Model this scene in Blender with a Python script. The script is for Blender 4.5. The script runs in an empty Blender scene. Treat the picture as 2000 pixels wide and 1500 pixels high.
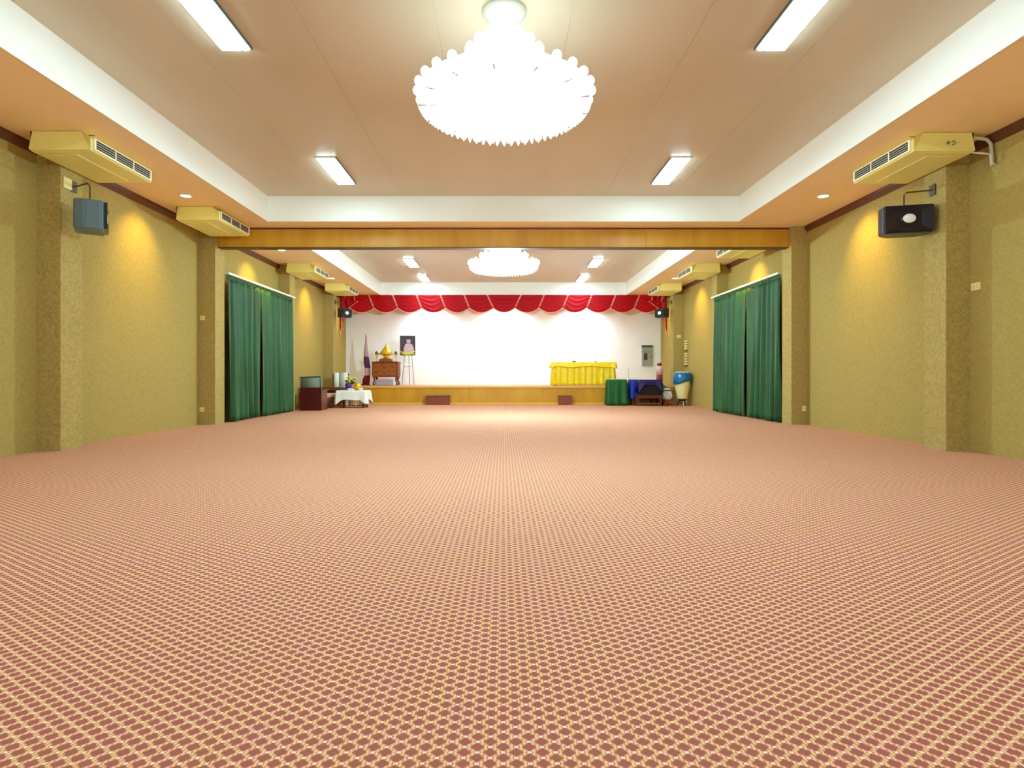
import bpy, bmesh, math, random
from mathutils import Vector, Matrix
random.seed(7)
R = math.radians
PI = math.pi
scn = bpy.context.scene
C = scn.collection

# ------------------------------------------------------------------ camera, world, exposure
EYE = 0.95
cd = bpy.data.cameras.new('camera')
cam = bpy.data.objects.new('camera', cd)
C.objects.link(cam)
cam.location = (0, 0, EYE)
cam.rotation_euler = (R(90), 0, 0)
cd.sensor_width = 36.0
cd.lens = 20.7
cd.shift_x = 0.0085
cd.shift_y = -0.0085
cd.clip_start = 0.05
cd.clip_end = 200
scn.camera = cam

w = bpy.data.worlds.new('world')
scn.world = w
w.use_nodes = True
w.node_tree.nodes['Background'].inputs[0].default_value = (0.8, 0.9, 0.8, 1)
w.node_tree.nodes['Background'].inputs[1].default_value = 0.2

scn.view_settings.view_transform = 'Standard'
scn.view_settings.look = 'None'
scn.view_settings.exposure = -0.32
scn.view_settings.gamma = 1.0
scn.view_settings.use_curve_mapping = False
scn.cycles.max_bounces = 10
scn.cycles.diffuse_bounces = 7
scn.cycles.glossy_bounces = 3
scn.cycles.transmission_bounces = 6
scn.cycles.sample_clamp_indirect = 6.0
scn.cycles.use_denoising = True

CHAND_W = (330.0, 880.0, 750.0)   # near, far and added rear chandelier
TUBE_E = 39.0          # fluorescent panels
BULB_E = 3.2          # chandelier bulbs
SPOT_W = 180.0          # warm downlights
STAGE_W = 330.0         # cool stage spots
FLUO = (0.95, 1.0, 0.86)

# ------------------------------------------------------------------ materials
def lin(c):
    r = []
    for v in c[:3]:
        v = v / 255.0
        r.append(v / 12.92 if v <= 0.04045 else ((v + 0.055) / 1.055) ** 2.4)
    return (r[0], r[1], r[2], 1.0)

def mat(name, rgb, rough=0.6, metal=0.0, emit=None, strength=0.0, noise=0.0, nscale=20.0, bump=0.0,
        spec=0.5, sheen=0.0, trans=0.0, stretch=(1, 1, 1), rgb2=None):
    m = bpy.data.materials.new(name)
    m.use_nodes = True
    nt = m.node_tree
    b = nt.nodes['Principled BSDF']
    b.inputs['Base Color'].default_value = lin(rgb)
    b.inputs['Roughness'].default_value = rough
    b.inputs['Metallic'].default_value = metal
    b.inputs['Specular IOR Level'].default_value = spec
    b.inputs['Sheen Weight'].default_value = sheen
    if trans:
        b.inputs['Transmission Weight'].default_value = trans
    if emit:
        b.inputs['Emission Color'].default_value = (emit[0], emit[1], emit[2], 1)
        b.inputs['Emission Strength'].default_value = strength
    if noise or bump:
        tc = nt.nodes.new('ShaderNodeTexCoord')
        mp = nt.nodes.new('ShaderNodeMapping')
        mp.inputs['Scale'].default_value = stretch
        nz = nt.nodes.new('ShaderNodeTexNoise')
        nz.inputs['Scale'].default_value = nscale
        nz.inputs['Detail'].default_value = 4
        nt.links.new(tc.outputs['Object'], mp.inputs['Vector'])
        nt.links.new(mp.outputs[0], nz.inputs['Vector'])
        if noise:
            cr = nt.nodes.new('ShaderNodeValToRGB')
            c = lin(rgb)
            if rgb2:
                c1 = lin(rgb2); c2 = c
            else:
                c1 = tuple(max(0, v * (1 - noise)) for v in c[:3]) + (1,)
                c2 = tuple(min(1, v * (1 + noise)) for v in c[:3]) + (1,)
            cr.color_ramp.elements[0].position = 0.32
            cr.color_ramp.elements[0].color = c1
            cr.color_ramp.elements[1].position = 0.68
            cr.color_ramp.elements[1].color = c2
            nt.links.new(nz.outputs['Fac'], cr.inputs['Fac'])
            nt.links.new(cr.outputs['Color'], b.inputs['Base Color'])
        if bump:
            bp = nt.nodes.new('ShaderNodeBump')
            bp.inputs['Strength'].default_value = bump
            bp.inputs['Distance'].default_value = 0.01
            nt.links.new(nz.outputs['Fac'], bp.inputs['Height'])
            nt.links.new(bp.outputs[0], b.inputs['Normal'])
    return m

class NG:
    """tiny node-expression helper"""
    def __init__(s, m):
        s.nt = m.node_tree
    def val(s, op, a, b=None, c=None):
        n = s.nt.nodes.new('ShaderNodeMath'); n.operation = op
        for i, v in enumerate((a, b, c)):
            if v is None: continue
            if isinstance(v, (int, float)): n.inputs[i].default_value = v
            else: s.nt.links.new(v, n.inputs[i])
        return n.outputs[0]
    def mix(s, f, a, b):
        n = s.nt.nodes.new('ShaderNodeMix'); n.data_type = 'RGBA'
        s.nt.links.new(f, n.inputs[0])
        for i, v in ((6, a), (7, b)):
            if isinstance(v, tuple): n.inputs[i].default_value = v
            else: s.nt.links.new(v, n.inputs[i])
        return n.outputs[2]

def carpet_mat():
    m = mat('carpet', (170, 100, 80), 0.95, spec=0.1)
    g = NG(m); nt = m.node_tree
    b = nt.nodes['Principled BSDF']
    tc = nt.nodes.new('ShaderNodeTexCoord'); sp = nt.nodes.new('ShaderNodeSeparateXYZ')
    nt.links.new(tc.outputs['Object'], sp.inputs[0])
    nz = nt.nodes.new('ShaderNodeTexNoise'); nz.inputs['Scale'].default_value = 160; nz.inputs['Detail'].default_value = 3
    nt.links.new(tc.outputs['Object'], nz.inputs['Vector'])
    wob = g.val('MULTIPLY', g.val('SUBTRACT', nz.outputs['Fac'], 0.5), 0.16)
    u = g.val('ADD', g.val('DIVIDE', sp.outputs[0], 0.066), wob)
    v = g.val('ADD', g.val('DIVIDE', sp.outputs[1], 0.043), wob)
    def local(off):
        du = g.val('SUBTRACT', g.val('FRACT', g.val('ADD', u, off)), 0.5)
        dv = g.val('SUBTRACT', g.val('FRACT', g.val('ADD', v, off)), 0.5)
        return g.val('ABSOLUTE', du), g.val('ABSOLUTE', dv)
    def masks(off):
        du, dv = local(off)
        dia = g.val('LESS_THAN', g.val('ADD', g.val('DIVIDE', du, 0.27), g.val('DIVIDE', dv, 0.42)), 1.0)
        # dash sits at dv = .5 , du = 0
        dash = g.val('MULTIPLY', g.val('LESS_THAN', du, 0.085), g.val('GREATER_THAN', dv, 0.40))
        bar = g.val('MULTIPLY', g.val('LESS_THAN', g.val('ABSOLUTE', g.val('SUBTRACT', du, 0.18)), 0.05), g.val('GREATER_THAN', dv, 0.24))
        arm = g.val('MULTIPLY', g.val('LESS_THAN', dv, 0.05), g.val('LESS_THAN', du, 0.40))
        return dia, dash, bar, arm
    d1, s1, b1, a1 = masks(0.0)
    d2, s2, b2, a2 = masks(0.5)
    dark = g.val('MAXIMUM', g.val('MAXIMUM', d1, d2), g.val('MAXIMUM', a1, a2))
    bars = g.val('MAXIMUM', b1, b2)
    dash = g.val('MAXIMUM', s1, s2)
    n2 = nt.nodes.new('ShaderNodeTexNoise'); n2.inputs['Scale'].default_value = 7; n2.inputs['Detail'].default_value = 2
    nt.links.new(tc.outputs['Object'], n2.inputs['Vector'])
    big = g.val('MULTIPLY', g.val('SUBTRACT', n2.outputs['Fac'], 0.3), 1.6)
    base = g.mix(big, lin((214, 152, 126)), lin((212, 160, 116)))
    light = g.mix(big, lin((250, 200, 156)), lin((248, 210, 138)))
    dk = g.mix(big, lin((172, 100, 94)), lin((168, 106, 84)))
    c = g.mix(dark, base, dk)
    c = g.mix(bars, c, light)
    c = g.mix(dash, c, lin((255, 236, 196)))
    nt.links.new(c, b.inputs['Base Color'])
    bp = nt.nodes.new('ShaderNodeBump'); bp.inputs['Strength'].default_value = 0.25; bp.inputs['Distance'].default_value = 0.004
    nt.links.new(nz.outputs['Fac'], bp.inputs['Height']); nt.links.new(bp.outputs[0], b.inputs['Normal'])
    return m

def wallpaper(name, c1, c2, lattice=False):
    m = mat(name, c1, 0.85, spec=0.15)
    g = NG(m); nt = m.node_tree; b = nt.nodes['Principled BSDF']
    tc = nt.nodes.new('ShaderNodeTexCoord')
    nz = nt.nodes.new('ShaderNodeTexNoise'); nz.inputs['Scale'].default_value = 30; nz.inputs['Detail'].default_value = 6; nz.inputs['Roughness'].default_value = 0.75
    nt.links.new(tc.outputs['Object'], nz.inputs['Vector'])
    f = g.val('MULTIPLY', g.val('SUBTRACT', nz.outputs['Fac'], 0.36), 3.4)
    f = g.val('MINIMUM', g.val('MAXIMUM', f, 0.0), 1.0)
    if lattice:
        sp = nt.nodes.new('ShaderNodeSeparateXYZ'); nt.links.new(tc.outputs['Object'], sp.inputs[0])
        a = g.val('PINGPONG', g.val('ADD', sp.outputs[1], sp.outputs[2]), 0.055)
        d = g.val('PINGPONG', g.val('SUBTRACT', sp.outputs[1], sp.outputs[2]), 0.055)
        l = g.val('LESS_THAN', g.val('MINIMUM', a, d), 0.008)
        f = g.val('MAXIMUM', g.val('MULTIPLY', f, 0.7), g.val('MULTIPLY', l, 0.4))
    c = g.mix(f, lin(c2), lin(c1))
    nt.links.new(c, b.inputs['Base Color'])
    bp = nt.nodes.new('ShaderNodeBump'); bp.inputs['Strength'].default_value = 0.2; bp.inputs['Distance'].default_value = 0.004
    nt.links.new(nz.outputs['Fac'], bp.inputs['Height']); nt.links.new(bp.outputs[0], b.inputs['Normal'])
    return m

def translucent(name, rgb, mixf=0.6):
    m = bpy.data.materials.new(name); m.use_nodes = True
    nt = m.node_tree; out = nt.nodes['Material Output']; b = nt.nodes['Principled BSDF']
    b.inputs['Base Color'].default_value = lin(rgb); b.inputs['Roughness'].default_value = 0.15
    t = nt.nodes.new('ShaderNodeBsdfTranslucent'); t.inputs[0].default_value = lin(rgb)
    mx = nt.nodes.new('ShaderNodeMixShader'); mx.inputs[0].default_value = mixf
    nt.links.new(b.outputs[0], mx.inputs[1]); nt.links.new(t.outputs[0], mx.inputs[2]); nt.links.new(mx.outputs[0], out.inputs[0])
    return m

M = {}
M['carpet'] = carpet_mat()
M['wall'] = wallpaper('wallpaper', (186, 170, 104), (164, 143, 74), True)
M['column'] = wallpaper('column_wallpaper', (190, 172, 108), (164, 142, 76))
M['white_wall'] = mat('white_plaster', (246, 249, 245), 0.8, noise=0.02, nscale=3)
M['ceiling'] = mat('ceiling_board', (210, 200, 176), 0.42, noise=0.03, nscale=1.5, stretch=(1, 0.15, 1), spec=0.4)
M['soffit'] = mat('soffit_board', (250, 222, 176), 0.6, noise=0.02, nscale=2)
M['fascia'] = mat('fascia_white', (248, 252, 244), 0.5)
M['crown'] = mat('crown_brown', (96, 50, 14), 0.5)
M['beam'] = mat('beam_wood', (212, 166, 54), 0.4, noise=0.1, nscale=3, stretch=(1, 1, 0.15), rgb2=(194, 142, 34))
M['stage_wood'] = mat('stage_wood', (204, 154, 30), 0.38, noise=0.1, nscale=3, stretch=(1, 1, 0.3), rgb2=(190, 134, 16))
M['stage_top'] = mat('stage_board', (196, 140, 84), 0.35, noise=0.1, nscale=5, stretch=(1, 8, 1))
M['dark_line'] = mat('dark_edge', (96, 66, 26), 0.5)
M['tube'] = mat('lit_panel', (250, 250, 255), 0.4, emit=(0.70, 1.0, 1.12), strength=TUBE_E)
M['metal_white'] = mat('white_metal', (226, 234, 226), 0.35)
M['metal_grey'] = mat('grey_metal', (110, 126, 118), 0.3, metal=0.6)
M['bulb'] = mat('chandelier_bulb', (255, 255, 255), 0.4, emit=(0.84, 1.0, 1.04), strength=BULB_E)
M['glow_fill'] = mat('chandelier_glow_fill', (255, 255, 255), 0.4, emit=(0.84, 1.0, 1.04), strength=2.3)
M['lens'] = mat('downlight_lens', (255, 250, 225), 0.4, emit=(1.0, 0.9, 0.66), strength=16)
M['crystal'] = translucent('crystal', (250, 252, 250), 0.75)
M['chrome'] = mat('silver_metal', (230, 230, 224), 0.25, metal=0.8)
M['ac'] = mat('ac_cream', (244, 240, 150), 0.4)
M['ac_light'] = mat('ac_grille_cream', (246, 246, 212), 0.4)
M['ac_dark'] = mat('ac_slot', (34, 34, 14), 0.6)
M['speaker'] = mat('speaker_grey', (84, 108, 112), 0.35, noise=0.05, nscale=60)
M['speaker_black'] = mat('speaker_black', (22, 22, 34), 0.25)
M['speaker_facet'] = mat('speaker_facet', (20, 24, 38), 0.2)
M['cab_dark'] = mat('speaker_dark', (44, 46, 58), 0.35)
M['badge'] = mat('white_badge', (250, 252, 255), 0.3)
M['bracket'] = mat('bracket_dark', (84, 66, 24), 0.5)
M['curtain'] = mat('green_satin', (38, 96, 46), 0.55, noise=0.12, nscale=5, stretch=(1, 1, 0.2), sheen=0.1, spec=0.35, rgb2=(28, 72, 34))
M['rail'] = mat('rail_white', (232, 236, 214), 0.4)
M['red_satin'] = mat('red_satin', (172, 0, 16), 0.6, noise=0.1, nscale=4, spec=0.2)
M['trim_pink'] = mat('bead_trim', (250, 176, 160), 0.6)
M['yellow_satin'] = mat('yellow_satin', (240, 208, 10), 0.4, noise=0.08, nscale=8)
M['maroon'] = mat('maroon_wood', (74, 4, 6), 0.35, noise=0.1, nscale=6)
M['brown_wood'] = mat('brown_wood', (106, 44, 14), 0.4, noise=0.15, nscale=6, stretch=(1, 1, 4))
M['step_wood'] = mat('step_wood', (130, 58, 30), 0.5, noise=0.1, nscale=6)
M['carved'] = mat('carved_wood', (156, 84, 22), 0.4, noise=0.35, nscale=18, bump=0.6)
M['gold'] = mat('gold', (232, 184, 40), 0.35, metal=0.35)
M['cushion_grey'] = mat('grey_green_fabric', (122, 138, 122), 0.7, noise=0.08, nscale=30)
M['beige'] = mat('beige_fabric', (196, 164, 128), 0.8)
M['white_cloth'] = mat('white_cloth', (238, 244, 236), 0.8)
M['stripe'] = mat('stripe_cloth', (150, 172, 162), 0.8)
M['purple'] = mat('purple_ceramic', (66, 34, 120), 0.4)
M['leaf'] = mat('leaf_green', (74, 96, 24), 0.6)
M['flower'] = mat('yellow_flower', (226, 226, 60), 0.6)
M['black'] = mat('black', (4, 4, 6), 0.4)
M['green_cloth'] = mat('green_cloth', (4, 84, 28), 0.6, noise=0.1, nscale=4)
M['mint'] = mat('mint_top', (196, 226, 186), 0.6)
M['blue_cloth'] = mat('blue_cloth', (8, 40, 156), 0.55, noise=0.1, nscale=4)
M['navy_cloth'] = mat('navy_cloth', (26, 4, 84), 0.6)
M['teal'] = mat('teal_cloth', (40, 110, 120), 0.6)
M['drum_blue'] = mat('drum_satin', (8, 108, 164), 0.25)
M['drum_cream'] = mat('drum_cream', (236, 228, 164), 0.45)
M['pink'] = mat('pink_glass', (236, 186, 182), 0.3)
M['red'] = mat('dark_red', (150, 24, 34), 0.5)
M['panel_grey'] = mat('panel_grey', (150, 158, 144), 0.5)
M['panel_dark'] = mat('panel_dark', (60, 66, 56), 0.5)
M['panel_red'] = mat('panel_maroon', (88, 40, 34), 0.5)
M['switch'] = mat('switch_cream', (246, 232, 156), 0.4)
M['portrait_bg'] = mat('portrait_dark', (70, 64, 76), 0.5, noise=0.2, nscale=8)
M['portrait_fig'] = mat('portrait_pale', (216, 190, 200), 0.5, noise=0.1, nscale=12)
M['frame_dark'] = mat('frame_dark', (74, 62, 66), 0.4)
M['lilac'] = mat('lilac_box', (186, 170, 188), 0.6)
M['pole'] = mat('pole_brown', (140, 110, 90), 0.4)

# ------------------------------------------------------------------ mesh helpers
def box(bm, x0, x1, y0, y1, z0, z1, bev=0.0):
    vs = [bm.verts.new((x, y, z)) for x in (x0, x1) for y in (y0, y1) for z in (z0, z1)]
    fs = [(0, 1, 3, 2), (4, 6, 7, 5), (0, 4, 5, 1), (2, 3, 7, 6), (0, 2, 6, 4), (1, 5, 7, 3)]
    faces = [bm.faces.new([vs[i] for i in f]) for f in fs]
    if bev:
        es = list({e for f in faces for e in f.edges})
        bmesh.ops.bevel(bm, geom=es, offset=bev, segments=2, affect='EDGES', profile=0.5)
    return bm

def prism(bm, pts, a0, a1, axis='y'):
    """extrude polygon pts (in the plane across the axis) from a0 to a1"""
    def P(p, a):
        if axis == 'y': return (p[0], a, p[1])
        if axis == 'x': return (a, p[0], p[1])
        return (p[0], p[1], a)
    A = [bm.verts.new(P(p, a0)) for p in pts]
    B = [bm.verts.new(P(p, a1)) for p in pts]
    n = len(pts)
    bm.faces.new(A); bm.faces.new(B[::-1])
    for i in range(n):
        bm.faces.new((A[i], B[i], B[(i + 1) % n], A[(i + 1) % n]))
    return bm

def lathe(bm, prof, seg=24, c=(0, 0, 0), a0=0.0):
    rings = []
    for r, z in prof:
        if r < 1e-5:
            rings.append([bm.verts.new((c[0], c[1], c[2] + z))])
        else:
            rings.append([bm.verts.new((c[0] + r * math.cos(a0 + 2 * PI * k / seg), c[1] + r * math.sin(a0 + 2 * PI * k / seg), c[2] + z)) for k in range(seg)])
    for a, b in zip(rings, rings[1:]):
        if len(a) == 1 and len(b) == 1: continue
        for k in range(seg):
            k2 = (k + 1) % seg
            if len(a) == 1: bm.faces.new((a[0], b[k], b[k2]))
            elif len(b) == 1: bm.faces.new((a[k], b[0], a[k2]))
            else: bm.faces.new((a[k], b[k], b[k2], a[k2]))
    for rg in (rings[0], rings[-1]):
        if len(rg) > 2: bm.faces.new(rg)
    return bm

def tube(bm, pts, r, seg=8):
    pts = [Vector(p) for p in pts]
    rings = []
    n = len(pts)
    for i, p in enumerate(pts):
        d = (pts[min(i + 1, n - 1)] - pts[max(i - 1, 0)]).normalized()
        up = Vector((0, 0, 1)) if abs(d.z) < 0.9 else Vector((1, 0, 0))
        a = d.cross(up).normalized(); b = d.cross(a).normalized()
        rr = r[i] if isinstance(r, (list, tuple)) else r
        rings.append([bm.verts.new(p + a * rr * math.cos(2 * PI * k / seg) + b * rr * math.sin(2 * PI * k / seg)) for k in range(seg)])
    for a, b in zip(rings, rings[1:]):
        for k in range(seg):
            bm.faces.new((a[k], a[(k + 1) % seg], b[(k + 1) % seg], b[k]))
    bm.faces.new(rings[0][::-1]); bm.faces.new(rings[-1])
    return bm

def ball(bm, c, r, sub=2, sc=(1, 1, 1)):
    res = bmesh.ops.create_icosphere(bm, subdivisions=sub, radius=r)
    for v in res['verts']:
        v.co = Vector((v.co.x * sc[0] + c[0], v.co.y * sc[1] + c[1], v.co.z * sc[2] + c[2]))
    return bm

def obj(name, bm, m, parent=None, smooth=False, loc=None, solid=0.0):
    bmesh.ops.recalc_face_normals(bm, faces=bm.faces)
    me = bpy.data.meshes.new(name)
    bm.to_mesh(me); bm.free()
    if smooth:
        for p in me.polygons: p.use_smooth = True
    ms = m if isinstance(m, list) else [m]
    for mm in ms: me.materials.append(mm)
    o = bpy.data.objects.new(name, me)
    C.objects.link(o)
    if parent: o.parent = parent
    if loc: o.location = loc
    if solid:
        s = o.modifiers.new('thickness', 'SOLIDIFY'); s.thickness = solid; s.offset = 0
    return o

def N(): return bmesh.new()
def B(*a, bev=0.0): return box(N(), *a, bev=bev)

def thing(name, label, cat, loc=(0, 0, 0), rz=0.0, group=None):
    o = bpy.data.objects.new(name, None); C.objects.link(o)
    o.location = loc; o.rotation_euler = (0, 0, rz)
    o['label'] = label; o['category'] = cat
    if group: o['group'] = group
    return o

def tag(o, label, cat, group=None):
    o['label'] = label; o['category'] = cat
    if group: o['group'] = group
    return o

def struct(name, bm, m, label=None, smooth=False):
    o = obj(name, bm, m, smooth=smooth); o['kind'] = 'structure'
    if label: o['label'] = label
    return o

def dup(root, loc, rz, label, group=None, flip=False):
    r = root.copy(); C.objects.link(r); r.location = loc; r.rotation_euler = (0, 0, rz)
    r['label'] = label
    if group: r['group'] = group
    if flip: r.scale = (-1, 1, 1)
    for ch in list(root.children):
        c = ch.copy(); C.objects.link(c); c.parent = r
        for g in ch.children:
            d = g.copy(); C.objects.link(d); d.parent = c
    return r

# ------------------------------------------------------------------ the room
W, Y0, Y1 = 5.85, -12.9, 21.88
ZS, ZC = 3.82, 4.29          # soffit and coffer heights
CX = 4.4                     # half width of the coffers
BAYS = [(-0.2, 10.98), (12.0, 21.16), (-12.3, -1.3)]

fl = struct('floor', B(-W, W, Y0, Y1, -0.1, 0.0), M['carpet'], 'patterned red brown carpet laid across the whole hall')
struct('wall_left', B(-W - 0.2, -W, Y0 - 0.2, Y1 + 0.2, -0.1, ZC + 0.3), M['wall'], 'left wall in olive beige wallpaper')
struct('wall_right', B(W, W + 0.2, Y0 - 0.2, Y1 + 0.2, -0.1, ZC + 0.3), M['wall'], 'right wall in olive beige wallpaper')
struct('wall_back', B(-W, W, Y1, Y1 + 0.2, -0.1, ZC + 0.3), M['white_wall'], 'white wall behind the stage')
struct('wall_front', B(-W, W, Y0 - 0.2, Y0, -0.1, ZC + 0.3), M['wall'], 'wall behind the viewpoint')
# coffered ceiling: raised boards over the two bays
for a, b in BAYS:
    bm = N()
    # five long boards with hairline joints
    n = 7
    for i in range(n):
        x0 = -CX + i * 2 * CX / n; x1 = x0 + 2 * CX / n
        box(bm, x0 + 0.002, x1 - 0.002, a, b, ZC, ZC + 0.1)
    box(bm, -CX, CX, a, b, ZC + 0.004, ZC + 0.2)
    struct('ceiling', bm, M['ceiling'], 'tan raised ceiling board of the coffer')
bm = N()
for s in (-1, 1):
    x0, x1 = sorted((s * CX, s * W))
    box(bm, x0, x1, Y0, Y1, ZS, ZC + 0.3)
ys = [-1.3, BAYS[0][0], BAYS[0][1], BAYS[1][0], BAYS[1][1], Y1]
for a, b in ((Y0, -12.3), (ys[0], ys[1]), (ys[2], ys[3]), (ys[4], ys[5])):
    box(bm, -CX, CX, a, b, ZS, ZC + 0.3)
struct('ceiling_soffit', bm, M['soffit'], 'brown tan lowered ceiling around the coffers')
k = 1
for a, b in BAYS:
    t = 0.012
    for s in (-1, 1):
        x0, x1 = sorted((s * CX, s * (CX - t)))
        struct('trim_%d' % k, B(x0, x1, a, b, ZS - 0.004, ZC), M['fascia'], 'white side fascia of the ceiling coffer'); k += 1
    struct('trim_%d' % k, B(-CX, CX, b - t, b, ZS - 0.004, ZC), M['fascia'], 'white end fascia of the ceiling coffer'); k += 1
    struct('trim_%d' % k, B(-CX, CX, a, a + t, ZS - 0.004, ZC), M['fascia'], 'white near fascia of the ceiling coffer'); k += 1

COLS = [-8.7, -4.7, -0.7, 3.35, 7.38, 11.34, 15.3, 19.2]
CD, CP = 0.38, 0.3
for s in (-1, 1):
    side = 'left' if s < 0 else 'right'
    for i, y in enumerate(COLS):
        x0, x1 = sorted((s * W, s * (W - CP)))
        z0 = 0.0
        struct('wall_column', box(N(), x0, x1, y, y + CD, z0, ZS), M['column'], 'papered pier on the %s wall' % side)
    # brown crown moulding between the piers; the dark band also stands for shade
    edges = [Y0] + [v for c in COLS for v in (c, c + CD)] + [Y1]
    bm = N()
    for a, b in zip(edges[0::2], edges[1::2]):
        pts = [(s * W, ZS), (s * (W - 0.06), ZS), (s * (W - 0.05), ZS - 0.04), (s * (W - 0.015), ZS - 0.09), (s * W, ZS - 0.11)]
        prism(bm, pts, a, b)
    struct('trim_%d' % k, bm, M['crown'], 'dark brown crown moulding, shade included, along the %s wall' % side); k += 1

# wood clad beam between the two coffers
bm = N()
xb = W - CP
n = 12
for i in range(n):
    x0 = -xb + i * 2 * xb / n; x1 = x0 + 2 * xb / n
    box(bm, x0 + 0.0015, x1 - 0.0015, 11.46, 11.475, 3.445, ZS)
box(bm, -xb, xb, 11.47, 11.62, 3.445, ZS)
box(bm, -W, -xb, 11.5, 11.6, 3.445, ZS); box(bm, xb, W, 11.5, 11.6, 3.445, ZS)
struct('trim_%d' % k, bm, M['beam'], 'golden wood clad beam crossing the hall'); k += 1
struct('trim_%d' % k, B(-xb, xb, 11.45, 11.63, 3.425, 3.445), M['dark_line'], 'dark lower edge of the wooden beam'); k += 1
struct('trim_%d' % k, B(-xb, xb, 11.445, 11.47, ZS - 0.03, ZS), M['crown'], 'dark moulding on top of the wooden beam'); k += 1

# ------------------------------------------------------------------ ceiling lights
def panel_light():
    t = thing('fluorescent_light', '', 'ceiling light')
    L, Wd = 0.6, 0.155
    bm = N()
    for (a, b, c, d) in ((-Wd, -Wd + 0.018, -L, L), (Wd - 0.018, Wd, -L, L), (-Wd, Wd, -L, -L + 0.018), (-Wd, Wd, L - 0.018, L)):
        box(bm, a, b, c, d, -0.022, 0.0)
    obj('frame', bm, M['metal_white'], t)
    obj('diffuser', B(-Wd + 0.018, 0.062, -L + 0.018, L - 0.018, -0.04, -0.002), M['tube'], t)
    obj('reflector', prism(N(), [(0.063, -0.034), (0.075, -0.038), (0.084, -0.034), (0.084, -0.01), (0.063, -0.01)], -L + 0.018, L - 0.018), M['metal_white'], t)
    obj('lamp_tube', B(0.085, Wd - 0.018, -L + 0.018, L - 0.018, -0.04, -0.002), M['tube'], t)
    obj('edge_strip', B(Wd, Wd + 0.012, -L, L, -0.03, 0.0), M['metal_grey'], t)
    return t
pl = panel_light()
pls = [(-1, 5.4, 'long fluorescent panel at the top left of the near ceiling'),
       (1, 5.4, 'long fluorescent panel at the top right of the near ceiling'),
       (-1, 9.6, 'fluorescent panel on near coffer left of the big chandelier'),
       (1, 9.6, 'fluorescent panel on near coffer right of the big chandelier'),
       (-1, 1.2, None), (1, 1.2, None), (-1, -2.8, None), (1, -2.8, None), (-1, -10.8, None), (1, -10.8, None), (-1, 13.3, None), (1, 13.3, None),  # panels behind the camera are added to light the near walls
       (-1, 17.4, 'front left panel light of the far coffer behind the beam'),
       (1, 17.4, 'front right panel light of the far coffer behind the beam'),
       (-1, 20.2, 'rear left panel light of far coffer, just above valance'),
       (1, 20.2, 'rear right panel light of far coffer, just above valance')]
for i, (s, y, lab) in enumerate(pls):
    lab = lab or ('fluorescent panel %s, %s' % ('added far behind the camera for light' if y < -5 else 'added just behind the camera for light' if y < 0 else 'overhead out of view' if y < 5 else 'hidden behind the wooden beam', 'left one' if s < 0 else 'right one'))
    g = 'fluorescent panels on the raised ceilings'
    if i == 0:
        pl.location = (s * 2.72, y, ZC); pl['label'] = lab; pl['group'] = g
    else:
        dup(pl, (s * 2.72, y, ZC), 0, lab, g, flip=(s > 0))

def lamp(name, kind, energy, loc, rot, color, **kw):
    ld = bpy.data.lights.new(name, kind); ld.energy = energy; ld.color = color
    for a, b in kw.items(): setattr(ld, a, b)
    o = bpy.data.objects.new(name, ld); C.objects.link(o); o.location = loc; o.rotation_euler = rot
    return o

def downlight():
    t = thing('downlight', '', 'downlight')
    obj('trim_ring', lathe(N(), [(0.075, 0.0), (0.105, 0.0), (0.108, -0.006), (0.1, -0.014), (0.08, -0.012), (0.072, -0.002)], 28), M['metal_white'], t, True)
    obj('lens', lathe(N(), [(0.0, -0.012), (0.05, -0.011), (0.076, -0.006), (0.076, -0.001), (0.0, -0.001)], 28), M['lens'], t, True)
    return t
dl = downlight()
dlist = [(-5.07, 9.4, 'round warm downlight in the soffit, nearest on the left'),
         (5.12, 9.42, 'round warm downlight in the soffit, nearest on the right'),
         (-5.07, 13.47, 'round downlight just under the wooden beam at left'),
         (5.1, 13.5, 'round downlight behind the beam on the right soffit'),
         (-5.07, 5.4, None), (5.07, 5.4, None),
         (-5.07, 17.4, 'round downlight in far left soffit between two air conditioners'),
         (5.07, 17.4, 'round downlight in far right soffit between two air conditioners'),
         (-5.1, 20.3, 'round downlight in front of the left end of valance'),
         (5.1, 20.3, 'round downlight in front of the right end of valance'),
         (-5.07, 1.4, None), (5.07, 1.4, None)]
for i, (x, y, lab) in enumerate(dlist):
    lab = lab or ('round soffit downlight out of view %s, %s' % ('overhead' if y > 3 else 'behind the camera', 'left side' if x < 0 else 'right side'))
    if i == 0:
        dl.location = (x, y, ZS); dl['label'] = lab; dl['group'] = 'downlights along the soffits'
    else:
        dup(dl, (x, y, ZS), 0, lab, 'downlights along the soffits')
    s = -1 if x < 0 else 1
    lamp('downlight_lamp', 'SPOT', SPOT_W, (x, y, ZS - 0.03), (0, R(-s * 38), 0), (1.0, 0.66, 0.10), spot_size=R(78), spot_blend=1.0, shadow_soft_size=0.05)

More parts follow.
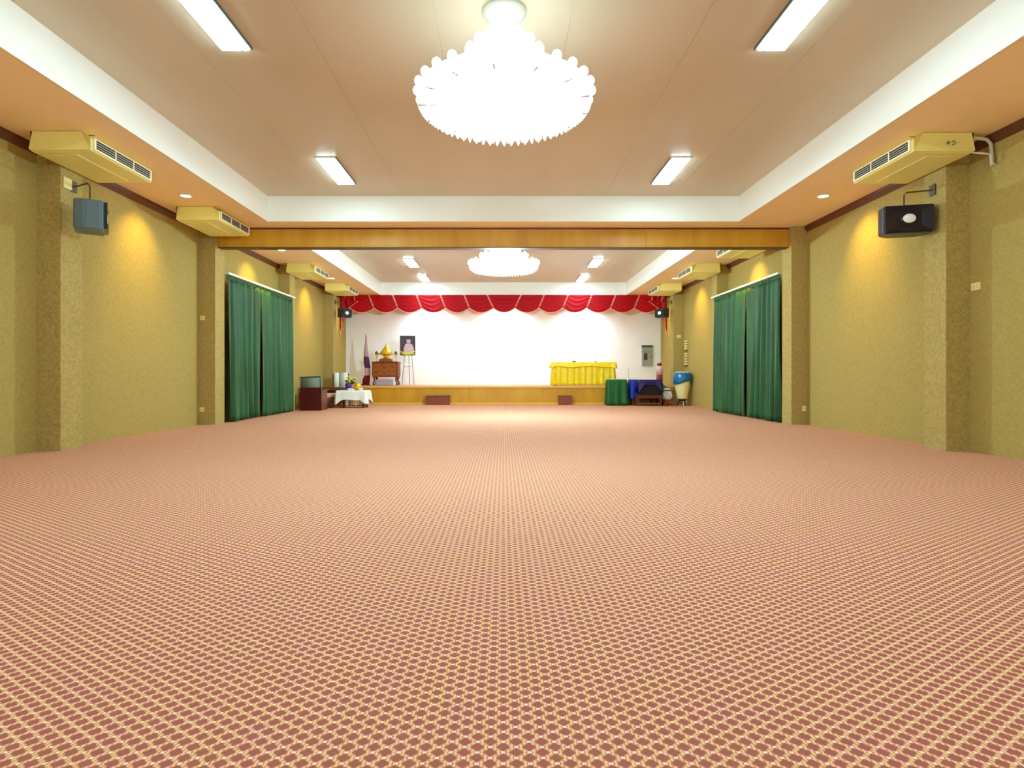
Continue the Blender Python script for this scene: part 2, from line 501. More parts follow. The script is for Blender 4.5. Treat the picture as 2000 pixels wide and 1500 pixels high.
# ------------------------------------------------------------------ chandeliers
def chandelier():
    t = thing('chandelier', '', 'chandelier')
    obj('canopy', lathe(N(), [(0.0, 0.0), (0.2, 0.0), (0.2, -0.03), (0.12, -0.06), (0.03, -0.08), (0.0, -0.08)], 32), M['metal_white'], t, True)
    obj('stem', lathe(N(), [(0.0, -0.07), (0.02, -0.07), (0.02, -0.3), (0.05, -0.34), (0.02, -0.4), (0.02, -0.68), (0.07, -0.74), (0.03, -0.82), (0.02, -0.95), (0.04, -0.98), (0.0, -1.01)], 20), M['chrome'], t, True)
    for nm, r, z, n, dr in (('upper', 0.31, -0.40, 12, 0.1), ('middle', 0.52, -0.62, 16, 0.12), ('lower', 0.78, -0.80, 28, 0.12)):
        bm = N()
        lathe(bm, [(r - 0.03, z + 0.02), (r + 0.01, z + 0.02), (r + 0.01, z - 0.02), (r - 0.03, z - 0.02), (r - 0.03, z + 0.02)], 56)
        m = int(n * 3.4)
        for k_ in range(m):
            a = 2 * PI * k_ / m
            lathe(bm, [(0.004, z - 0.01), (0.018, z - dr * 0.3), (0.022, z - dr * 0.7), (0.0, z - dr)], 6, (r * 0.985 * math.cos(a), r * 0.985 * math.sin(a), 0))
        ring = obj('crystal_ring', bm, M['crystal'], t)
        for k_ in range(n):
            a = 2 * PI * (k_ + 0.5) / n
            ca, sa = math.cos(a), math.sin(a)
            if k_ % 2 == 0:
                pts = [(ca * q, sa * q, z - 0.05 + 0.05 * math.cos(q / r * PI)) for q in [r * j / 6 for j in range(7)]]
                obj('arm', tube(N(), pts, 0.008, 6), M['chrome'], t, True)
            obj('lamp_shade', ball(N(), (ca * (r + 0.01), sa * (r + 0.01), z + 0.03), 0.042, 2, (1, 1, 1.1)), M['bulb'], ring, True)
    # solid emissive body added to fill the tiers with white glow
    prof = [(0.12, -0.14), (0.2, -0.24), (0.24, -0.34), (0.31, -0.42), (0.31, -0.5), (0.36, -0.54), (0.50, -0.64), (0.52, -0.72), (0.60, -0.77), (0.76, -0.82), (0.77, -0.87), (0.66, -0.89), (0.45, -0.90), (0.25, -0.91), (0.0, -0.915)]
    bm = N()
    seg = 96
    rings_ = []
    for r, z in prof:
        rings_.append([bm.verts.new((r * (1 + (0.035 if k_ % 2 else -0.02)) * math.cos(2 * PI * k_ / seg), r * (1 + (0.035 if k_ % 2 else -0.02)) * math.sin(2 * PI * k_ / seg), z)) for k_ in range(seg)] if r > 0 else [bm.verts.new((0, 0, z))])
    for a, b in zip(rings_, rings_[1:]):
        for k_ in range(seg):
            if len(b) == 1: bm.faces.new((a[k_], a[(k_ + 1) % seg], b[0]))
            else: bm.faces.new((a[k_], a[(k_ + 1) % seg], b[(k_ + 1) % seg], b[k_]))
    bm.faces.new(rings_[0])
    obj('glow_body', bm, M['glow_fill'], t)
    bm = N()
    for rr, z, m in ((0.7, -0.88, 60), (0.55, -0.895, 48), (0.4, -0.90, 36), (0.25, -0.91, 22), (0.1, -0.915, 9)):
        lathe(bm, [(rr - 0.01, z + 0.01), (rr + 0.01, z + 0.01), (rr + 0.01, z - 0.01), (rr - 0.01, z - 0.01), (rr - 0.01, z + 0.01)], 48)
        for k_ in range(m):
            a = 2 * PI * k_ / m
            lathe(bm, [(0.004, z), (0.014, z - 0.03), (0.016, z - 0.06), (0.0, z - 0.09)], 6, (rr * math.cos(a), rr * math.sin(a), 0))
    obj('crystal_bowl', bm, M['crystal'], t)
    return t
ch = chandelier()
ch.location = (0.01, 5.4, ZC); ch['label'] = 'big glowing tiered crystal chandelier in the middle of near coffer'; ch['group'] = 'crystal chandeliers'
dup(ch, (0.01, 13.5, ZC), R(7), 'glowing crystal chandelier in far coffer, half hidden by the beam', 'crystal chandeliers')
dup(ch, (0.01, -6.8, ZC), R(3), 'crystal chandelier added behind the camera to light the near hall', 'crystal chandeliers')  # added out of view, lights the near walls and piers
for y_, w_ in zip((5.4, 13.5, -6.8), CHAND_W):
    lamp('chandelier_lamp', 'POINT', w_, (0.01, y_, ZC - 1.16), (0, 0, 0), (0.72, 1.0, 1.12), shadow_soft_size=0.12)  # unseen point lamp below each bowl; the third serves the added chandelier

# ------------------------------------------------------------------ air conditioners
def ac_unit():
    """unit for the left wall: outer side at x=0, inner (grille) side at +x, along +y"""
    t = thing('air_conditioner', '', 'air conditioner')
    L = 1.18; D = 0.76; H = 0.24
    sec = [(0.0, 0.0), (0.60, 0.0), (0.745, -0.085), (0.755, -0.1), (0.757, -0.225), (0.735, -0.24), (0.45, -0.25), (0.03, -0.245), (0.0, -0.22)]
    obj('casing', prism(N(), sec, 0.05, L - 0.05), M['ac'], t)
    # end caps, chamfered towards the ceiling
    for e in (0, 1):
        bm = N()
        y_in = 0.05 if e == 0 else L - 0.05
        y_out = 0.0 if e == 0 else L
        y_mid = 0.03 if e == 0 else L - 0.03
        inner = [bm.verts.new((p[0] * 1.0, y_in, p[1])) for p in sec]
        outer = [bm.verts.new((min(max(p[0], 0.02), 0.74), y_out if p[1] < -0.05 else y_mid + (0.02 if e == 0 else -0.02), max(p[1], -0.235))) for p in sec]
        mid = []
        bm.faces.new(inner); 
        for i in range(len(sec)):
            j = (i + 1) % len(sec)
            bm.faces.new((inner[i], inner[j], outer[j], outer[i]))
        bm.faces.new(outer[::-1])
        bmesh.ops.triangulate(bm, faces=bm.faces)
        obj('end_cap', bm, M['ac'], t)
    # grille frame and slats on the chamfered inner side
    bm = N()
    box(bm, 0.757, 0.768, 0.03, L - 0.03, -0.225, -0.205)
    box(bm, 0.75, 0.768, 0.03, L - 0.03, -0.1, -0.085)
    box(bm, 0.755, 0.768, 0.03, 0.06, -0.225, -0.09)
    box(bm, 0.755, 0.768, L - 0.06, L - 0.03, -0.225, -0.09)
    g = obj('grille', bm, M['ac_light'], t)
    bm = N()
    for q in range(3):
        z = -0.122 - q * 0.028
        box(bm, 0.7595, 0.762, 0.06, L - 0.06, z - 0.0035, z)
    for q in range(1, 3):
        yy = 0.06 + q * (L - 0.12) / 3
        box(bm, 0.758, 0.767, yy - 0.008, yy + 0.008, -0.205, -0.1)
    obj('slat', bm, M['ac_light'], g)
    obj('air_slot', B(0.7565, 0.759, 0.06, L - 0.06, -0.205, -0.1), M['ac_dark'], t)
    obj('seam', B(0.0, 0.755, 0.048, 0.053, -0.05, -0.045), M['ac_dark'], t)
    obj('intake_panel', B(0.08, 0.5, 0.12, L - 0.12, -0.2535, -0.2475), M['ac'], t)
    return t
ac = ac_unit()
acs = [(-1, 6.86, 'cream ceiling air conditioner nearest the viewer on the left'),
       (-1, 9.95, 'cream air conditioner on left meeting the wooden beam'),
       (-1, 15.0, 'air conditioner above third left pier, beyond the left curtain'),
       (-1, 18.25, 'small far air conditioner over left end of red valance'),
       (1, 6.9, 'cream ceiling air conditioner nearest the viewer on the right, with white pipes'),
       (1, 12.05, 'air conditioner on right mostly hidden behind the beam'),
       (1, 15.0, 'air conditioner above third right pier, beyond the right curtain'),
       (1, 18.25, 'small far air conditioner over right end of red valance')]
for i, (s, y, lab) in enumerate(acs):
    g = 'ceiling air conditioners along the soffits'
    if i == 0:
        ac.location = (s * 5.55, y, ZS - 0.006); ac['label'] = lab; ac['group'] = g
    else:
        dup(ac, (s * 5.55, y, ZS - 0.006), 0, lab, g, flip=(s > 0))
# pipes and emblem of the near right unit
acr = [o for o in C.objects if o.get('label') == acs[4][2]][0]
o = obj('pipe', tube(N(), [(5.53, 7.02, 3.77), (5.62, 7.02, 3.785), (5.76, 7.02, 3.77), (5.81, 7.02, 3.72), (5.82, 7.02, 3.6), (5.83, 7.02, 3.46)], 0.02, 10), M['metal_white'], None, True)
o.parent = acr; o.matrix_parent_inverse = Matrix.Translation((5.55, 6.9, ZS)).to_4x4() @ Matrix.Diagonal((-1, 1, 1, 1)); o.matrix_parent_inverse = o.matrix_parent_inverse.inverted()
o = obj('drain_pipe', tube(N(), [(5.53, 6.97, 3.595), (5.72, 6.97, 3.58), (5.775, 6.97, 3.57), (5.78, 6.97, 3.47), (5.83, 6.97, 3.455)], 0.012, 8), M['metal_white'], None, True)
o.parent = acr; o.matrix_parent_inverse = (Matrix.Translation((5.55, 6.9, ZS)) @ Matrix.Diagonal((-1, 1, 1, 1))).inverted()
bm = N()
tube(bm, [(0.30, -0.006, -0.13), (0.285, -0.006, -0.12), (0.265, -0.006, -0.12), (0.25, -0.006, -0.14), (0.265, -0.006, -0.16), (0.29, -0.006, -0.16)], 0.005, 6)
tube(bm, [(0.35, -0.006, -0.14), (0.34, -0.006, -0.125), (0.325, -0.006, -0.14), (0.34, -0.006, -0.155), (0.35, -0.006, -0.14)], 0.008, 6)
obj('emblem', bm, M['metal_grey'], acr)

# ------------------------------------------------------------------ speakers
def speaker(name, label, loc, rz, Wd, H, D, plate, group):
    """front faces local -y; loc is the cabinet centre; plate is the wall plate point in world"""
    t = thing('wall_speaker', label, 'loudspeaker', loc, rz, group)
    hw, hh, hd = Wd / 2, H / 2, D / 2
    tp = 0.55 if Wd > 0.5 else 0.85
    sec = [(-hw * tp, hd), (hw * tp, hd), (hw, hd * 0.3), (hw, -hd * 0.75), (hw * 0.95, -hd), (-hw * 0.95, -hd), (-hw, -hd * 0.75), (-hw, hd * 0.3)]
    bm = prism(N(), sec, -hh, hh, 'z')
    bmesh.ops.bevel(bm, geom=list(bm.edges), offset=0.014, segments=3, affect='EDGES')
    obj('cabinet', bm, M['speaker'] if name == 'a' else M['cab_dark'], t)
    # flared front: outer frame sloping into a recessed rectangle
    bm = N()
    o_ = [(-hw * .94, hh * .9), (hw * .94, hh * .9), (hw * .94, -hh * .9), (-hw * .94, -hh * .9)]
    i_ = [(-hw * .5, hh * .55), (hw * .5, hh * .55), (hw * .5, -hh * .55), (-hw * .5, -hh * .55)]
    vo = [bm.verts.new((x, -hd - 0.03, z)) for x, z in o_]
    vi = [bm.verts.new((x, -hd - 0.008, z)) for x, z in i_]
    vb = [bm.verts.new((x, -hd + 0.002, z)) for x, z in o_]
    for q in range(4):
        r_ = (q + 1) % 4
        bm.faces.new((vo[q], vo[r_], vi[r_], vi[q]))
        bm.faces.new((vo[q], vb[q], vb[r_], vo[r_]))
    bm.faces.new(vi); bm.faces.new(vb)
    f = obj('front_grille', bm, M['speaker_facet'], t)
    obj('woofer', lathe(N(), [(0.0, 0.0), (hh * 0.45, 0.0), (hh * 0.5, 0.008), (hh * 0.45, 0.014), (0.0, 0.014)], 28), M['speaker_black'], f)
    f.children[0].rotation_euler = (R(90), 0, 0); f.children[0].location = (0, -hd - 0.006, 0)
    bg = obj('badge', lathe(N(), [(0.0, 0.0), (0.06, 0.0), (0.065, 0.006), (0.06, 0.012), (0.0, 0.012)], 28), M['badge'], t, True)
    bg.rotation_euler = (R(90), 0, 0); bg.scale = (1.15, 0.9, 1); bg.location = (0, -hd - 0.016, 0.0)
    # bracket, built in world coordinates
    p = Vector(plate); s = 1 if p.x > 0 else -1
    bm = N()
    box(bm, *sorted((p.x, p.x - s * 0.015)), p.y - 0.05, p.y + 0.05, p.z - 0.07, p.z + 0.07)
    tip = Vector((loc[0], loc[1], p.z - 0.01))
    tube(bm, [p - Vector((s * 0.01, 0, 0)), (tip.x + s * 0.03, tip.y, p.z), tip - Vector((0, 0, 0.03)), (loc[0], loc[1], loc[2] + hh + 0.005)], 0.01, 8)
    lathe(bm, [(0.0, 0.0), (0.05, 0.0), (0.05, 0.015), (0.0, 0.015)], 16, (loc[0], loc[1], loc[2] + hh - 0.003))
    br = obj('bracket', bm, M['bracket'], t)
    br.matrix_parent_inverse = (Matrix.Translation(loc) @ Matrix.Rotation(rz, 4, 'Z')).inverted()
    return t
G = 'hanging wall speakers'
speaker('a', 'grey box speaker hanging from first left pier, seen side on', (-5.23, 7.45, 2.95), R(122), 0.4, 0.37, 0.32, (-5.55, 7.6, 3.38), G)
speaker('b', 'black speaker with white oval badge hanging from first right pier', (5.24, 7.70, 2.96), R(-14), 0.58, 0.36, 0.30, (5.55, 7.6, 3.34), G)
speaker('c', 'small dark speaker beside the left end of the red valance', (-5.26, 19.45, 3.0), R(55), 0.4, 0.3, 0.26, (-5.55, 19.4, 3.36), G)
speaker('d', 'small dark speaker beside the right end of the red valance', (5.26, 19.45, 3.0), R(-55), 0.4, 0.3, 0.26, (5.55, 19.4, 3.36), G)
# cream junction plate by the left bracket
tag(obj('junction_box', B(-5.55, -5.535, 7.42, 7.56, 3.32, 3.46, bev=0.004), M['switch']), 'pale square plate on first left pier behind the speaker arm', 'junction box')

# ------------------------------------------------------------------ curtains
def curtain(s, y0, y1, label, ph, folds):
    """gathered satin panel hung in the plane x = s*5.5"""
    bm = N()
    nu, nv = 150, 26
    z0, z1 = 0.02, 2.9
    grid = []
    rng = random.Random(ph)
    offs = [rng.uniform(-1, 1) for _ in range(8)]
    for j in range(nv + 1):
        v = j / nv                      # 0 bottom, 1 top
        row = []
        for i in range(nu + 1):
            u = i / nu
            amp = 0.05 * (1 - 0.6 * v) + 0.012
            a = u * folds * 2 * PI + 1.3 * math.sin(u * 5 + offs[0]) + 0.35 * math.sin(v * 4 + offs[1] + u * 9)
            x = amp * math.sin(a) + 0.02 * math.sin(2.3 * a + offs[2] + v * 2) * (1 - v * 0.5) + 0.018 * math.sin(u * 7 + offs[3])
            sag = 0.0
            z = z0 + (z1 - z0) * v
            if v < 0.001: z = z0 + 0.02 * (0.5 + 0.5 * math.sin(a * 0.5 + offs[4]))
            edge = 0.008 * math.sin(v * PI * 1.2 + offs[5]) * (1 - 2 * u)
            row.append(bm.verts.new((s * 5.53 - s * (x + 0.02), y0 + (y1 - y0) * u + edge, z)))
        grid.append(row)
    for j in range(nv):
        for i in range(nu):
            bm.faces.new((grid[j][i], grid[j][i + 1], grid[j + 1][i + 1], grid[j + 1][i]))
    o = obj('curtain', bm, M['curtain'], None, True, solid=0.006)
    tag(o, label, 'curtain', 'green satin curtains')
    # pinched heading tape above
    bm = N()
    n = 60
    A = []; Bv = []
    for i in range(n + 1):
        u = i / n
        x = 0.014 * math.sin(u * folds * 4 * PI)
        A.append(bm.verts.new((s * 5.535 - s * x, y0 + (y1 - y0) * u, 2.89)))
        Bv.append(bm.verts.new((s * 5.535 - s * x, y0 + (y1 - y0) * u, 2.965)))
    for i in range(n): bm.faces.new((A[i], A[i + 1], Bv[i + 1], Bv[i]))
    obj('heading_tape', bm, M['curtain'], o, True, solid=0.006)
    return o
for s, side in ((-1, 'left'), (1, 'right')):
    curtain(s, 11.77, 13.39, 'near half of the dark green curtain on the %s wall' % side, 3 + s, 5)
    curtain(s, 13.41, 15.48, 'far half of the dark green curtain on the %s wall' % side, 11 + s, 6)
    t = thing('curtain_rail', 'white curtain rail over the green curtain on the %s wall' % side, 'curtain rail', (s * 5.53, 11.8, 2.99), group='curtain rails')
    obj('track', B(-0.035, 0.035, 0.0, 3.78, -0.015, 0.03, bev=0.005), M['rail'], t)
    bm = N()
    for q in range(3):
        yy = 0.25 + q * 1.62
        x0, x1 = sorted((s * 0.03, s * 0.315))
        box(bm, x0, x1, yy, yy + 0.03, -0.005, 0.02)
    obj('wall_bracket', bm, M['rail'], t)

# ------------------------------------------------------------------ stage
SY = 19.17; SZ = 0.6; SWD = 5.54
st = thing('stage', 'low golden wood stage across the far end of hall', 'stage', (0, SY, 0))
obj('platform', B(-SWD, SWD, 0.04, Y1 - SY - 0.006, 0.0, SZ - 0.03), M['stage_top'], st)
bm = B(-SWD, SWD, 0.0, Y1 - SY - 0.006, SZ - 0.03, SZ)
for s in (-1, 1): box(bm, *sorted((s * SWD, s * (W - 0.006))), 19.59 - SY, Y1 - SY - 0.006, 0.0, SZ)
obj('deck', bm, M['stage_top'], st)
bm = N()
n = 10
for i in range(n):
    x0 = -SWD + 2 * SWD * i / n; x1 = x0 + 2 * SWD / n
    box(bm, x0 + 0.003, x1 - 0.003, 0.015, 0.04, 0.06, SZ - 0.03)
obj('front_panel', bm, M['stage_wood'], st)
obj('nosing', B(-SWD, SWD, -0.02, 0.015, SZ - 0.06, SZ + 0.004, bev=0.006), mat('nosing_wood', (228, 176, 92), 0.3), st)
obj('kick_board', B(-SWD, SWD, -0.01, 0.03, 0.0, 0.06), mat('kick_wood', (236, 176, 66), 0.35), st)

def step(x0, x1, label):
    t = thing('step_box', label, 'step', ((x0 + x1) / 2, SY - 0.3, 0), group='brown steps in front of the stage')
    hw = (x1 - x0) / 2
    obj('tread', B(-hw, hw, -0.02, 0.27, 0.27, 0.3, bev=0.004), M['step_wood'], t)
    bm = N()
    box(bm, -hw + 0.01, -hw + 0.035, 0.0, 0.27, 0.0, 0.27); box(bm, hw - 0.035, hw - 0.01, 0.0, 0.27, 0.0, 0.27)
    obj('side_board', bm, M['step_wood'], t)
    obj('riser', B(-hw + 0.03, hw - 0.03, 0.005, 0.025, 0.0, 0.27), M['step_wood'], t)
step(-2.5, -1.72, 'wide brown wooden step against the left half of stage')
step(1.78, 2.21, 'narrow brown wooden step against stage below the yellow table')

# ------------------------------------------------------------------ valance: thirteen swags with bead trims, two tails
VY = 21.1; VZ = ZS
PIT = 0.853
GV = 'red swags of the stage valance'
names = {0: 'centre red swag of the stage valance, overlapping both neighbours'}
ordn = {1: 'first', 2: 'second', 3: 'third', 4: 'fourth', 5: 'fifth', 6: 'outermost'}
val = thing('stage_valance', 'scalloped red satin valance with pale bead trim above the stage', 'valance', (0, VY, VZ))
obj('header_band', B(-W, W, -0.01, 0.03, -0.09, 0.0), M['red_satin'], val)
for k_ in range(-6, 7):
    cx = 0.03 + k_ * PIT
    bm = N()
    nu, nv = 28, 14
    sgn = -1 if k_ < 0 else (1 if k_ > 0 else 0)
    dep = 0.05 * (6 - abs(k_)) / 6.0
    def edge(side, f):       # x of the swag edge at drop fraction f ; side -1/+1
        base = cx + side * PIT * 0.5
        # top corners spread outward under the neighbour; slanted beads towards the middle
        if sgn == 0: return base + side * (0.20 * (1 - f) - 0.02)
        if side == sgn: return base + sgn * (0.17 * (1 - f) - 0.02) * 1.0
        return base + (-sgn) * 0.06 + sgn * (0.15 * (1 - f))
    grid = []
    for j in range(nv + 1):
        f = j / nv
        row = []
        for i in range(nu + 1):
            u = -1 + 2 * i / nu
            xl, xr = edge(-1, f), edge(1, f)
            x = (xl + xr) / 2 + (xr - xl) / 2 * u
            zb = -0.42 - 0.2 * (1 - u * u) ** 0.9
            z = zb * f
            y = -0.03 - dep - 0.05 * (1 - u * u) * f ** 0.7 - 0.02 * math.sin(f * 24 - 7 * (1 - u * u)) * (1 - u * u)
            row.append(bm.verts.new((x, y, z)))
        grid.append(row)
    for j in range(nv):
        for i in range(nu):
            bm.faces.new((grid[j][i], grid[j][i + 1], grid[j + 1][i + 1], grid[j + 1][i]))
    bead_pts = [grid[nv][i].co.copy() for i in range(0, nu + 1, 1)]
    side_cols = [0, nu] if sgn == 0 else ([0] if sgn < 0 else [nu])
    side_pts = [grid[j][c].co.copy() for c in side_cols for j in range(1, nv + 1, 2)]
    sw = obj('swag', bm, M['red_satin'], val, True, solid=0.008)
    bm = N()
    for q in range(len(bead_pts) - 1):
        ball(bm, bead_pts[q] + Vector((0, -0.012, -0.012)), 0.014, 1)
    for p in side_pts:
        ball(bm, p + Vector((0, -0.02, 0)), 0.026, 1, (1.7, 0.8, 0.75))
    h_ = len(side_pts) // len(side_cols)
    for q in range(len(side_cols)):
        tube(bm, [p + Vector((0, -0.018, 0)) for p in side_pts[q * h_:(q + 1) * h_]], 0.006, 5)
    tube(bm, [p + Vector((0, -0.012, -0.012)) for p in bead_pts], 0.006, 5)
    obj('bead_trim', bm, M['trim_pink'], sw)
# tails
for s in (-1, 1):
    bm = N()
    nu, nv = 24, 16
    grid = []
    for j in range(nv + 1):
        f = j / nv; row = []
        for i in range(nu + 1):
            u = i / nu            # 0 at wall
            x = s * (W - 0.02 - u * (0.52 if f < 0.35 else 0.52 * (1 - (f - 0.35) / 0.65) + 0.12))
            zlen = 0.62 + 0.85 * max(0.0, 1 - u * 1.25)
            y = -0.06 - 0.03 * math.sin(u * 5 * PI)
            row.append(bm.verts.new((x, y, -0.0 - zlen * f)))
        grid.append(row)
    for j in range(nv):
        for i in range(nu):
            bm.faces.new((grid[j][i], grid[j][i + 1], grid[j + 1][i + 1], grid[j + 1][i]))
    ep = [grid[nv][i].co.copy() for i in range(nu + 1)] + [grid[j][nu].co.copy() for j in range(2, nv)]
    tl = obj('tail', bm, M['red_satin'], val, True, solid=0.008)
    bm = N()
    for p in ep: ball(bm, p + Vector((0, -0.015, 0)), 0.022, 1)
    obj('bead_trim', bm, M['trim_pink'], tl)

# cool stage spots behind the valance; the centre one is added to brighten the wall
GS = 'stage spotlights behind the valance'
for x, wd, lab in ((-2.7, 1.0, 'stage spotlight glowing behind the left half of the valance'), (2.9, 1.0, 'stage spotlight glowing behind the right half of the valance'),
                   (0.05, 1.5, 'spotlight added behind the centre swag to brighten the wall')):
    t = thing('stage_spotlight', lab, 'spotlight', (x, 21.3, ZS), group=GS)
    obj('yoke', B(-0.02, 0.02, -0.02, 0.02, -0.12, 0.0), M['bracket'], t)
    h = obj('housing', lathe(N(), [(0.0, 0.1), (0.06, 0.1), (0.09, 0.0), (0.1, -0.1), (0.095, -0.1), (0.0, -0.09)], 20), M['black'], t, True)
    h.location = (0, 0, -0.2); h.rotation_euler = (R(16), 0, 0)
    lamp('stage_spot_lamp', 'SPOT', STAGE_W * wd, (x, 21.25, ZS - 0.36), (R(20), 0, 0), (0.80, 0.86, 1.0), spot_size=R(150), spot_blend=1.0, shadow_soft_size=0.08)

# ------------------------------------------------------------------ cloth helper
def cloth(name, x0, x1, y0, y1, z, drop, m, label, cat, wave=0.02, folds=3.0, corner=0.0, flare=0.03, seed=1, group=None, n=40, parent=None, hem=0.0):
    """a cloth lying on a box x0..x1,y0..y1 at z and hanging drop below it"""
    rng = random.Random(seed)
    bm = N()
    per = []
    for (ax, ay, bx, by, nx, ny) in ((x0, y0, x1, y0, 0, -1), (x1, y0, x1, y1, 1, 0), (x1, y1, x0, y1, 0, 1), (x0, y1, x0, y0, -1, 0)):
        L = math.hypot(bx - ax, by - ay)
        m_ = max(8, int(L / (0.9 / n)))
        for i in range(m_):
            f = i / m_
            per.append((ax + (bx - ax) * f, ay + (by - ay) * f, nx, ny, f, L))
    o1, o2 = rng.uniform(0, 6), rng.uniform(0, 6)
    rows = 10
    rings = []
    S = 0.0
    cum = []
    for i, p in enumerate(per):
        cum.append(S)
        q = per[(i + 1) % len(per)]
        S += math.hypot(q[0] - p[0], q[1] - p[1])
    top = [bm.verts.new((p[0], p[1], z)) for p in per]
    rings.append(top)
    for j in range(1, rows + 1):
        f = j / rows; ring = []
        for i, p in enumerate(per):
            a = cum[i] * folds * 2 * PI
            wv = wave * f ** 0.6 * (math.sin(a + o1) + 0.5 * math.sin(1.7 * a + o2 + f))
            c = min(p[4], 1 - p[4]) * p[5]
            cc = max(0.0, 1 - c / 0.16)
            nx, ny = p[2], p[3]
            d = drop + corner * cc + hem * math.sin(a * 0.7 + o2)
            off = 0.012 + flare * f + wv + 0.03 * cc * f
            ring.append(bm.verts.new((p[0] + nx * off, p[1] + ny * off, z - d * f)))
        rings.append(ring)
    for a, b in zip(rings, rings[1:]):
        for i in range(len(per)):
            j = (i + 1) % len(per)
            bm.faces.new((a[i], a[j], b[j], b[i]))
    bm.faces.new(top)
    o = obj(name, bm, m, parent, True, solid=0.006)
    if cat: tag(o, label, cat, group)
    return o

def plain_table(name, label, x0, x1, y0, y1, zt, zb=0.0, m='brown_wood', leg=0.03, shelf=None):
    t = thing(name, label, 'table', ((x0 + x1) / 2, (y0 + y1) / 2, zb))
    hx, hy, h = (x1 - x0) / 2, (y1 - y0) / 2, zt - zb
    obj('tabletop', B(-hx, hx, -hy, hy, h - 0.03, h, bev=0.004), M[m], t)
    for a in (-1, 1):
        for b in (-1, 1):
            obj('leg', B(*sorted((a * (hx - 0.02), a * (hx - 0.02 - 2 * leg))), *sorted((b * (hy - 0.02), b * (hy - 0.02 - 2 * leg))), 0.0, h - 0.03), M[m], t)
    bm = N()
    for b in (-1, 1): box(bm, -hx + 0.04, hx - 0.04, *sorted((b * (hy - 0.03), b * (hy - 0.05))), h - 0.1, h - 0.03)
    obj('apron', bm, M[m], t)
    if shelf: obj('shelf', B(-hx + 0.03, hx - 0.03, -hy + 0.03, hy - 0.03, shelf, shelf + 0.02), M[m], t)
    return t

# ------------------------------------------------------------------ yellow skirted table on the stage
plain_table('conference_table', 'long table on the stage hidden under yellow cloth', 1.66, 3.62, 19.32, 19.86, 1.36, SZ + 0.006)
cloth('table_skirt', 1.64, 3.64, 19.30, 19.88, 1.368, 0.745, M['yellow_satin'], 'pleated yellow satin skirt around the table on stage', 'table skirt', wave=0.016, folds=5.0, flare=0.012, seed=3)
cloth('tablecloth', 1.60, 3.68, 19.26, 19.92, 1.378, 0.15, mat('yellow_top', (248, 222, 16), 0.4), 'bright yellow cloth over the top of the skirted stage table', 'tablecloth', wave=0.008, folds=1.2, corner=0.05, flare=0.012, hem=0.022, seed=5)
for px, py_, lab in ((1121, 19.5, 'small black microphone on yellow table, left one'), (1163, 19.6, 'small black microphone on yellow table, right one')):
    x = (px - 983) / 1150 * py_
    t = thing('table_microphone', lab, 'microphone', (x, py_, 1.382), group='microphones on the yellow table')
    obj('base', B(-0.05, 0.05, -0.06, 0.06, 0.0, 0.035 if px < 1140 else 0.02, bev=0.005), M['black'], t)
    obj('stem', tube(N(), [(0, 0.02, 0.02), (0, 0.03, 0.15), (0.0, 0.01, 0.27), (0.0, -0.02, 0.32)], 0.0035, 6), M['metal_grey'], t)
    obj('head', tube(N(), [(0, -0.015, 0.315), (0, -0.05, 0.35)], 0.011, 8), M['panel_grey'], t)

# ------------------------------------------------------------------ altar, flag, portrait on the stage
AY = 20.55
al = thing('altar_table', 'carved brown wooden altar table on the left of the stage', 'altar table', (-4.08, AY, SZ + 0.014))
for a in (-1, 1):
    for b in (-1, 1):
        obj('leg', tube(N(), [(a * 0.39, b * 0.2, 0.0), (a * 0.41, b * 0.21, 0.06), (a * 0.37, b * 0.19, 0.16), (a * 0.39, b * 0.2, 0.33)], [0.035, 0.03, 0.032, 0.04], 8), M['brown_wood'], al, True)
obj('lower_rail', B(-0.44, 0.44, -0.24, 0.24, 0.28, 0.34, bev=0.01), M['step_wood'], al)
obj('carved_panel', B(-0.41, 0.41, -0.22, 0.22, 0.34, 0.76), M['carved'], al)
bm = N()
for (x, z, r) in ((-0.28, 0.64, 0.07), (0.28, 0.64, 0.07), (0.0, 0.66, 0.09), (-0.15, 0.5, 0.06), (0.15, 0.5, 0.06), (0.0, 0.42, 0.07), (-0.31, 0.45, 0.05), (0.31, 0.45, 0.05)):
    ball(bm, (x, -0.22, z), r, 2, (1.2, 0.35, 0.7))
obj('relief', bm, M['carved'], al, True)
for a in (-1, 1): obj('corner_post', B(*sorted((a * 0.4, a * 0.45)), -0.25, 0.25, 0.34, 0.8, bev=0.006), M['step_wood'], al)
obj('tabletop', B(-0.46, 0.46, -0.26, 0.26, 0.76, 0.81, bev=0.01), M['brown_wood'], al)
bm = prism(N(), [(-0.24, 0.81), (-0.2, 0.9), (-0.08, 0.93), (0.0, 0.96), (0.08, 0.93), (0.2, 0.9), (0.24, 0.81)], -0.18, 0.1)
obj('pedestal', bm, M['carved'], al)
g = thing('golden_offering', 'golden cone shaped offering on top of the carved altar', 'offering', (-4.08, AY - 0.04, SZ + 0.976))
obj('tray', lathe(N(), [(0.0, 0.0), (0.16, 0.0), (0.08, 0.03), (0.1, 0.06), (0.26, 0.1), (0.27, 0.13), (0.2, 0.14), (0.0, 0.14)], 32), M['gold'], g, True)
obj('cone', lathe(N(), [(0.0, 0.14), (0.21, 0.14), (0.2, 0.19), (0.16, 0.2), (0.155, 0.25), (0.12, 0.26), (0.115, 0.31), (0.075, 0.32), (0.07, 0.37), (0.04, 0.38), (0.03, 0.44), (0.012, 0.46), (0.0, 0.54)], 28), M['gold'], g, True)
